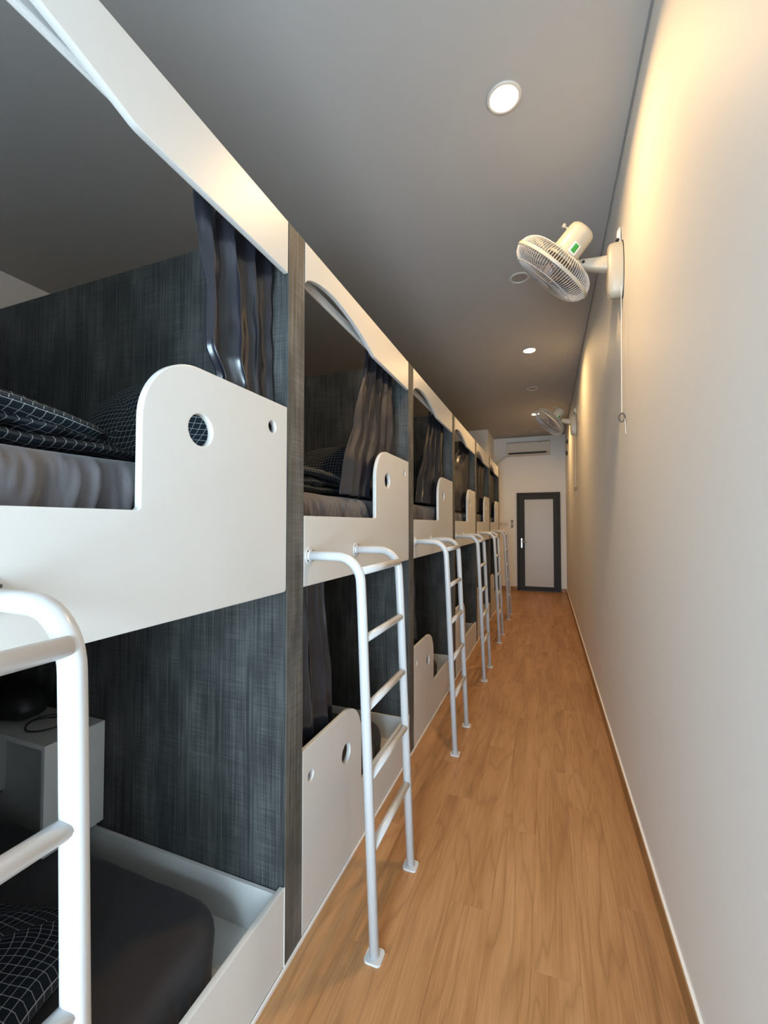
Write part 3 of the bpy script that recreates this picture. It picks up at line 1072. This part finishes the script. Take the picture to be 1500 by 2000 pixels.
    # pull cord with its ring
    cy = -0.045
    cd = link('pull_cord', tube_mesh([(-0.014, cy, 0.02), (-0.018, cy, -0.3), (-0.020, cy + 0.002, -cord_len)], 0.0016, 6), 'caulk', t)
    rp = [(-0.020 + 0.013 * math.sin(2 * PI * k / 20), cy + 0.002, -cord_len - 0.022 + 0.022 * math.cos(2 * PI * k / 20)) for k in range(21)]
    link('pull_ring', tube_mesh(rp, 0.0042, 8), 'rimgrey', cd, smooth=True)
    link('cord_tail', tube_mesh([(-0.008, cy - 0.003, -cord_len - 0.03), (-0.006, cy - 0.010, -cord_len - 0.07), (-0.006, cy - 0.012, -cord_len - 0.11)], 0.0013, 6), 'caulk', cd)
    return t
fan(2.50, 'cream wall fan with green sticker on its motor, nearer of two', (-0.69, 0.22, -0.69))
fan(6.22, 'cream wall fan farther down the right wall near the air conditioner', (-0.70, -0.10, -0.68), cord_len=0.72)

# ------------------------------------------------------------------ air conditioner and pipe
AX0, AX1, AZ0, AZ1 = -0.805, 0.085, 2.945, 3.235
t = thing('air_conditioner', 'white split air conditioner mounted above the end door', 'air conditioner', ((AX0 + AX1) / 2, YE, AZ0))
aw = (AX1 - AX0) / 2
prof = [(0, 0.0), (-0.09, 0.0), (-0.135, 0.016), (-0.158, 0.05), (-0.190, 0.062), (-0.202, 0.085), (-0.200, 0.22), (-0.185, 0.270), (-0.150, 0.290), (0, 0.290)]
bm = bmesh.new()
va_ = [[bm.verts.new((x, y, z)) for y, z in prof] for x in (-aw, aw)]
for k in range(len(prof)):
    k2 = (k + 1) % len(prof)
    bm.faces.new((va_[0][k], va_[0][k2], va_[1][k2], va_[1][k]))
bm.faces.new(va_[0][::-1]); bm.faces.new(va_[1])
link('body', to_mesh(bm), 'acwhite', t)
link('front_cover', box_mesh(-aw + 0.012, aw - 0.012, -0.209, -0.196, 0.090, 0.262, bev=0.003), 'acwhite', t)
link('air_slot', box_mesh(-aw + 0.045, aw - 0.075, -0.196, -0.120, 0.030, 0.060, bev=0.003), 'black', t)
link('flap', box_mesh(-aw + 0.045, aw - 0.075, -0.180, -0.130, 0.016, 0.024, bev=0.002), 'acwhite', t)
link('status_light', box_mesh(aw - 0.21, aw - 0.185, -0.212, -0.207, 0.240, 0.252), 'rimgrey', t)
pipe = link('pipe', tube_mesh([(AX0 + 0.01, YE - 0.06, AZ0 + 0.02), (AX0 - 0.03, YE - 0.05, AZ0 + 0.0), (AX0 - 0.16, YE - 0.045, AZ0 - 0.09), (AX0 - 0.26, YE - 0.045, AZ0 - 0.16), (-1.099, YE - 0.045, AZ0 - 0.185)], 0.020, 12), 'acwhite', None, smooth=True)
tag(pipe, 'wrapped pipe running down left from the air conditioner', 'pipe')

# ------------------------------------------------------------------ sockets and switches on the end wall
t = thing('wall_socket', 'wide double socket plate left of the end door', 'socket', (-0.895, YE, 1.455), 'electrical plates by the end door')
link('plate', box_mesh(-0.095, 0.095, -0.010, 0, -0.042, 0.042, bev=0.003), 'outlet', t)
for dx in (-0.045, 0.045):
    s_ = link('insert', box_mesh(dx - 0.034, dx + 0.034, -0.013, -0.009, -0.030, 0.030, bev=0.002), 'outlet', t)
    for q in (-0.011, 0.011):
        link('slot', box_mesh(dx + q - 0.004, dx + q + 0.004, -0.0145, -0.0128, -0.009, 0.009), 'black', s_)
for z, lb in ((1.505, 'small switch plate left of the end door, upper of two'), (1.408, 'small switch plate left of the end door, lower of two')):
    t = thing('light_switch', lb, 'switch', (-0.715, YE, z), 'electrical plates by the end door')
    link('plate', box_mesh(-0.036, 0.036, -0.009, 0, -0.044, 0.044, bev=0.003), 'outlet', t)
    for q in (-0.019, 0.019):
        link('rocker', box_mesh(-0.022, 0.022, -0.014, -0.0088, q - 0.014, q + 0.014, bev=0.002), 'rimgrey', t)

# small black cable clips high in the corner beyond the farther fan
for k, (y, z, dz, lb) in enumerate(((8.55, 2.985, 0.035, 'small black cable clip high on the wall past the farther fan, upper'), (8.75, 2.80, 0.04, 'small black cable clip on the wall past the farther fan, lower'))):
    t = thing('cable_clip', lb, 'clip', (W, y, z), 'black clips past the farther fan')
    link('body', box_mesh(-0.030, 0, -0.022, 0.022, -dz, dz, bev=0.006), 'black', t)
    link('saddle', tube_mesh([(-0.026, -0.03, 0), (-0.040, 0, 0), (-0.026, 0.03, 0)], 0.008, 8), 'black', t)
